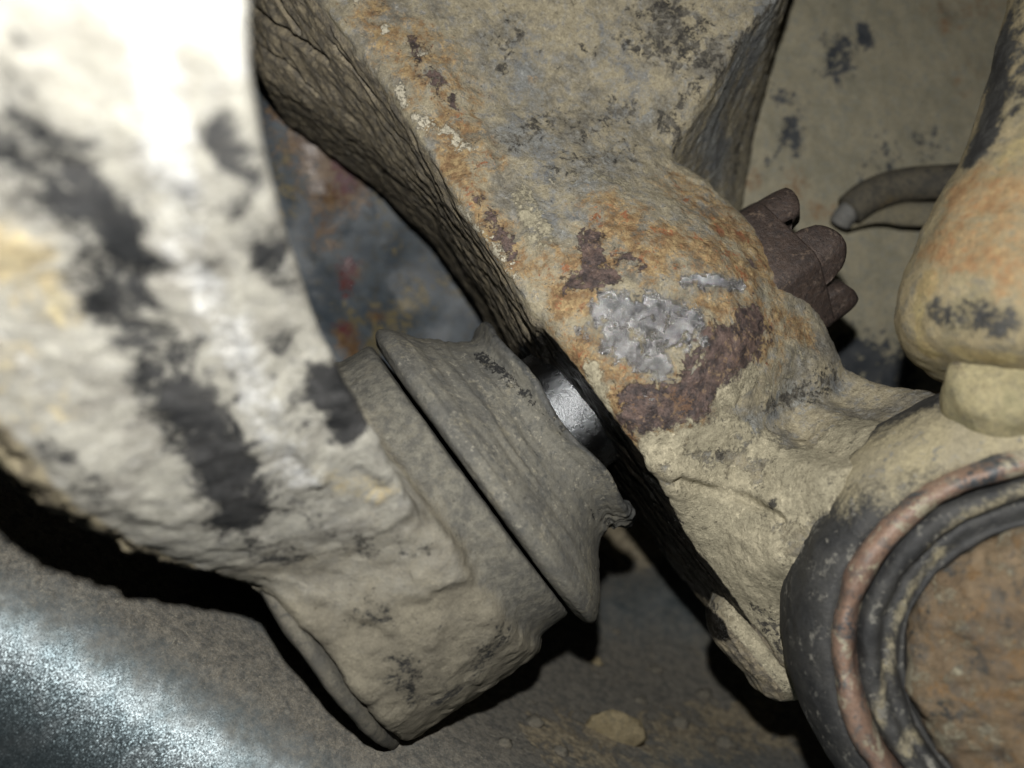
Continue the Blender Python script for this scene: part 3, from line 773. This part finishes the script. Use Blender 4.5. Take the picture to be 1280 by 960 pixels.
for kk in range(6):
    V, F = prong(PH + kk * math.pi / 3)
    mk('crown_prong', V, F, m_nut, nu)

# ------------------------------------------------------------------ hose lying on the shield
hs_ = thing('brake_hose', 'short grey rubber hose with a pale end lying against the shield', 'hose', P(1060, 290, 16.9))
def tube(path, rad, nseg=20, flat=1.0):
    path = np.asarray(path); td = np.gradient(path, axis=0); td /= np.linalg.norm(td, axis=1)[:, None]
    V = []
    for p, t, r in zip(path, td, rad):
        e1 = nrm(np.cross(t, (0, 1, 0))); e2 = np.cross(t, e1)
        for j in range(nseg):
            a = 2 * math.pi * j / nseg
            V.append(p + r * (math.cos(a) * e1 + flat * math.sin(a) * e2))
    n_ = len(path); V = np.array(V)
    i, j = np.meshgrid(np.arange(n_ - 1), np.arange(nseg), indexing='ij'); j2 = (j + 1) % nseg
    F = np.stack([i * nseg + j, i * nseg + j2, (i + 1) * nseg + j2, (i + 1) * nseg + j], -1).reshape(-1, 4).tolist()
    F.append(list(range(nseg))[::-1]); F.append([(n_ - 1) * nseg + j for j in range(nseg)])
    return V, F
pth = catmull([P(1062, 263, 17.1), P(1085, 246, 17.1), P(1120, 233, 17.1), P(1165, 228, 17.0), P(1230, 228, 16.8), P(1330, 240, 16.5)], 8)
V, F = tube(pth, np.full(len(pth), .36) * np.r_[np.linspace(.95, 1, 8), np.ones(len(pth) - 8)])
V += .015 * fbm(V * 4, 3)[:, None]
m_hose = grime('dirty_rubber_hose', ((.075, .07, .058), (.13, .115, .085), (.05, .05, .045)), 2.5, .8, [(None, (.22, .17, .08), (.18, .14, .08), 2, 1.5, .66, .8, .8, 0, 0)], bump=.012)
mk('sheath', V, F, m_hose, hs_)
pth = catmull([P(1050, 279, 17.35), P(1056, 270, 17.25), P(1066, 259, 17.15)], 5)
V, F = tube(pth, np.full(len(pth), .24))
m_pale = grime('pale_grey_plastic', ((.16, .165, .16), (.20, .195, .18), (.13, .13, .125)), 3, .7, [], bump=.008)
mk('end_collar', V, F, m_pale, hs_)
pth = catmull([P(1060, 284, 17.4), P(1095, 272, 17.3), P(1130, 268, 17.3), P(1200, 270, 17.2), P(1320, 280, 17)], 8)
V, F = tube(pth, np.interp(np.arange(len(pth)), [0, 8, 16, len(pth)], [.05, .12, .26, .3]), flat=.5)
V += .02 * fbm(V * 4 + 3, 3)[:, None]
m_strap = grime('dusty_strap', ((.19, .175, .13), (.23, .205, .14), (.15, .14, .11)), 2.5, .85, [], bump=.02)
mk('torn_strap', V, F, m_strap, hs_)

# ------------------------------------------------------------------ rusty link at the right
lk = thing('suspension_link', 'rusty bulb-ended link rod standing over the ring bushing', 'link rod', P(1240, 560, 10.3))
oa, ob_ = P(1278, 440, 9.6), P(1420, -140, 10.4)
ax = nrm(ob_ - oa); Ltot = np.linalg.norm(ob_ - oa)
prof = [(-.42, .25), (-.40, .8), (-.30, 1.15), (-.05, 1.36), (.35, 1.46), (.9, 1.46), (1.5, 1.36), (2.2, 1.20), (3.0, 1.12), (4.4, 1.10), (Ltot, 1.15), (Ltot + .02, .1)]
prof = resample(catmull(prof, 6), .05)
V, F = lathe(oa, ax, np.array((-1, 0, .2)), prof, 200)
N_ = vnormals(V, F)
V = V + N_ * (.06 * fbm(V * 1.1, 3) + .02 * fbm(V * 4, 4))[:, None]
T = bvh(V, F)
at = {'rust': strokes(T, V, [([(1200, 240), (1260, 250)], 60, .75), ([(1170, 300), (1250, 330)], 60, .72), ([(1240, 290), (1290, 330)], 60, .7), ([(1250, 400)], 40, .4)]),
      'dark': strokes(T, V, [([(1250, 60), (1235, 150), (1220, 190)], 34, .85), ([(1265, 20), (1275, 120)], 40, .6), ([(1175, 395), (1260, 400)], 26, .66), ([(1170, 380)], 20, .6)]),
      'ochre': strokes(T, V, [([(1215, 140), (1200, 200)], 18, .6), ([(1160, 350), (1160, 440)], 26, .6), ([(1200, 440), (1260, 450)], 24, .6), ([(1240, 220), (1280, 180)], 30, .5)])}
m_link = grime('rusty_link', ((.23, .20, .12), (.30, .25, .15), (.17, .155, .115)), 1.6, .75, [
    ('ochre', (.36, .30, .15), (.28, .22, .11), 3, .9, .35, .6, .85, 0, .1),
    ('rust', (.27, .155, .075), (.30, .215, .11), 3, 1.5, .40, .85, .7, 0, .1),
    ('dark', (.03, .03, .03), (.07, .07, .065), 3.5, 1.3, .42, .66, .6, 0, -.2)], bump=.035, fine=.01)
mk('rod', V, F, m_link, lk, at)
na_, nb_ = P(1262, 484, 9.35), P(1252, 575, 10.5)
prof = resample(catmull([(-.42, .01), (-.36, .45), (-.22, .62), (-.05, .66), (.3, .70), (.8, .76), (1.6, .9)], 6), .05)
V, F = lathe(na_, nrm(nb_ - na_), np.array((-1, 0, .1)), prof, 140)
V = V + vnormals(V, F) * (.05 * fbm(V * 1.4 + 5, 3) + .02 * fbm(V * 5, 3))[:, None]
m_neck = grime('ochre_dusty_neck', ((.24, .22, .13), (.33, .29, .17), (.19, .17, .11)), 1.8, .85, [(None, (.10, .095, .08), (.14, .11, .07), 2.5, 1.5, .60, .85, .8, 0, 0), (None, (.32, .16, .06), (.30, .18, .08), 2.8, 1.5, .72, .9, .8, 0, 0)], bump=.03)
mk('neck', V, F, m_neck, lk)

# ------------------------------------------------------------------ ring bushing at the lower right
ra, rb = P(1356, 856, 8.6), P(1318, 792, 10.2)
bx = nrm(rb - ra)
bu = thing('ring_bushing', 'ringed black rubber bushing with a rusty steel ring at the knuckle end', 'bushing', ra + np.array((0, 0, -3)))
m_rub = grime('dusty_black_rubber', ((.022, .023, .024), (.045, .045, .043), (.03, .031, .032)), 1.3, .62, [
    ('dust', (.33, .29, .185), (.27, .24, .165), 2.6, 1.7, .25, .95, .9, 0, .1), (None, (.22, .21, .18), (.12, .118, .105), 4, 2.4, .66, .95, .85, 0, .05)], bump=.02, fine=.008, spec=.5)
m_ring = grime('rust_red_ring', ((.16, .10, .075), (.25, .165, .12), (.10, .085, .075)), 1.8, .38, [(None, (.30, .27, .19), (.34, .31, .23), 1.6, 2.2, .60, .74, .7, 0, .1), (None, (.04, .045, .05), (.07, .075, .08), 1.5, 2.2, .57, .72, .4, 0, 0)], bump=.018, spec=.6)
m_core = grime('brown_flaky_core', ((.14, .10, .062), (.21, .155, .095), (.11, .095, .075)), .9, .75, [(None, (.27, .25, .18), (.22, .20, .145), 2.4, 2.6, .54, .9, .85, 0, .2), (None, (.05, .05, .046), (.09, .085, .075), 2.0, 2.6, .58, .85, .8, 0, 0), (None, (.20, .125, .06), (.16, .105, .055), 2.6, 2.4, .60, .9, .8, 0, 0)], bump=.05)
def ringpart(name, prof, mat, seed, amp=.03, lab=None, dust=None):
    V, F = lathe(ra, bx, np.array((-1.0, 0, .2)), resample(catmull(prof, 5), .055), 300)
    V = V + vnormals(V, F) * (amp * fbm(V * 1.3 + seed, 3) + amp * .4 * fbm(V * 4, 3))[:, None]
    at = None
    if dust is not None:
        at = {'dust': strokes(bvh(V, F), V, dust)}
    o = mk(name, V, F, mat, bu, at)
    if lab: o['label'] = lab
    return o
ringpart('outer_ring', [(2.1, 3.30), (1.7, 3.32), (1.35, 3.28), (.95, 3.17), (.55, 2.98), (.30, 2.75), (.25, 2.55), (.6, 2.4), (2.0, 2.3)], m_rub, 1, .05, 'dusty black rubber outer ring',
         [([(1042, 575), (1075, 530), (1110, 500), (1160, 480), (1285, 470)], 70, 1.0), ([(1080, 575), (1130, 560), (1220, 535), (1290, 520)], 75, 1.0), ([(1010, 630), (1050, 600)], 26, .7), ([(1100, 620), (1200, 590)], 34, .7), ([(1200, 560), (1290, 550)], 50, 1.0)])
ringpart('steel_ring', [(.9, 2.55), (.35, 2.56), (.12, 2.54), (-.02, 2.46), (-.02, 2.36), (.12, 2.28), (.5, 2.25), (1.2, 2.24)], m_ring, 5, .06, 'rust-red steel clamping ring')
ringpart('inner_ring', [(1.2, 2.30), (.45, 2.28), (.20, 2.22), (.12, 2.14), (.16, 2.02), (.30, 1.96), (.25, 1.86), (.12, 1.80), (.2, 1.72), (1.2, 1.6)], m_rub, 9, .06, 'grey-black grooved inner ring', [([(1285, 610), (1200, 650), (1150, 720), (1115, 800), (1100, 900)], 12, .62), ([(1285, 660), (1240, 690), (1180, 760), (1150, 850), (1135, 940)], 14, .66)])
ringpart('core', [(1.2, 1.75), (.35, 1.74), (.05, 1.68), (-.15, 1.5), (-.28, 1.1), (-.36, .6), (-.38, .05)], m_core, 12, .16, 'brown flaking centre of the bushing')

# ------------------------------------------------------------------ loose dirt on the rim

m_clod = grime('ochre_dirt', ((.19, .155, .09), (.26, .215, .13), (.15, .13, .085)), 3, .95, [], bump=.03)
m_clodg = grime('grey_dirt', ((.11, .105, .085), (.16, .145, .115), (.085, .08, .07)), 3, .95, [], bump=.03)
def ico(n=10):
    th = np.linspace(0, np.pi, n); ph = np.linspace(0, 2 * np.pi, 2 * n, endpoint=False)
    V = np.array([(math.sin(t) * math.cos(p), math.cos(t), math.sin(t) * math.sin(p)) for t in th for p in ph])
    m = 2 * n
    F = np.array([(i * m + j, i * m + (j + 1) % m, (i + 1) * m + (j + 1) % m, (i + 1) * m + j) for i in range(n - 1) for j in range(m)])
    return V, F
CL = [((765, 921), .60, .09, 1, 'flat ochre flake of dried mud on the dusty rim'),
      ((745, 828), .15, .12, 1, 'small pale crumb of dirt on the rim under the torn boot'),
      ((668, 905), .18, .12, 0, None), ((850, 905), .20, .14, 0, None), ((820, 838), .16, .12, 0, None), ((905, 930), .24, .15, 0, None), ((630, 930), .13, .10, 0, None), ((800, 876), .14, .11, 0, None), ((880, 868), .18, .12, 0, None), ((700, 940), .14, .10, 0, None), ((770, 790), .11, .09, 0, None)]
for i, ((u, v), rx, ry, oc, lab) in enumerate(CL):
    p = hit(T_rim, u, v)
    if p is None: continue
    V, F = ico()
    V = V * (1 + .55 * fbm(V * 1.3 + i * 5, 4))[:, None] * np.array((rx, ry, rx * .75)) + p
    o = mk('dirt_clod', V, F, m_clod if oc else m_clodg)
    if lab: tag(o, lab, 'dirt')
    else: tag(o, 'small grey lump of dirt stuck on the dusty rim', 'dirt', 'grey dirt lumps on the rim')
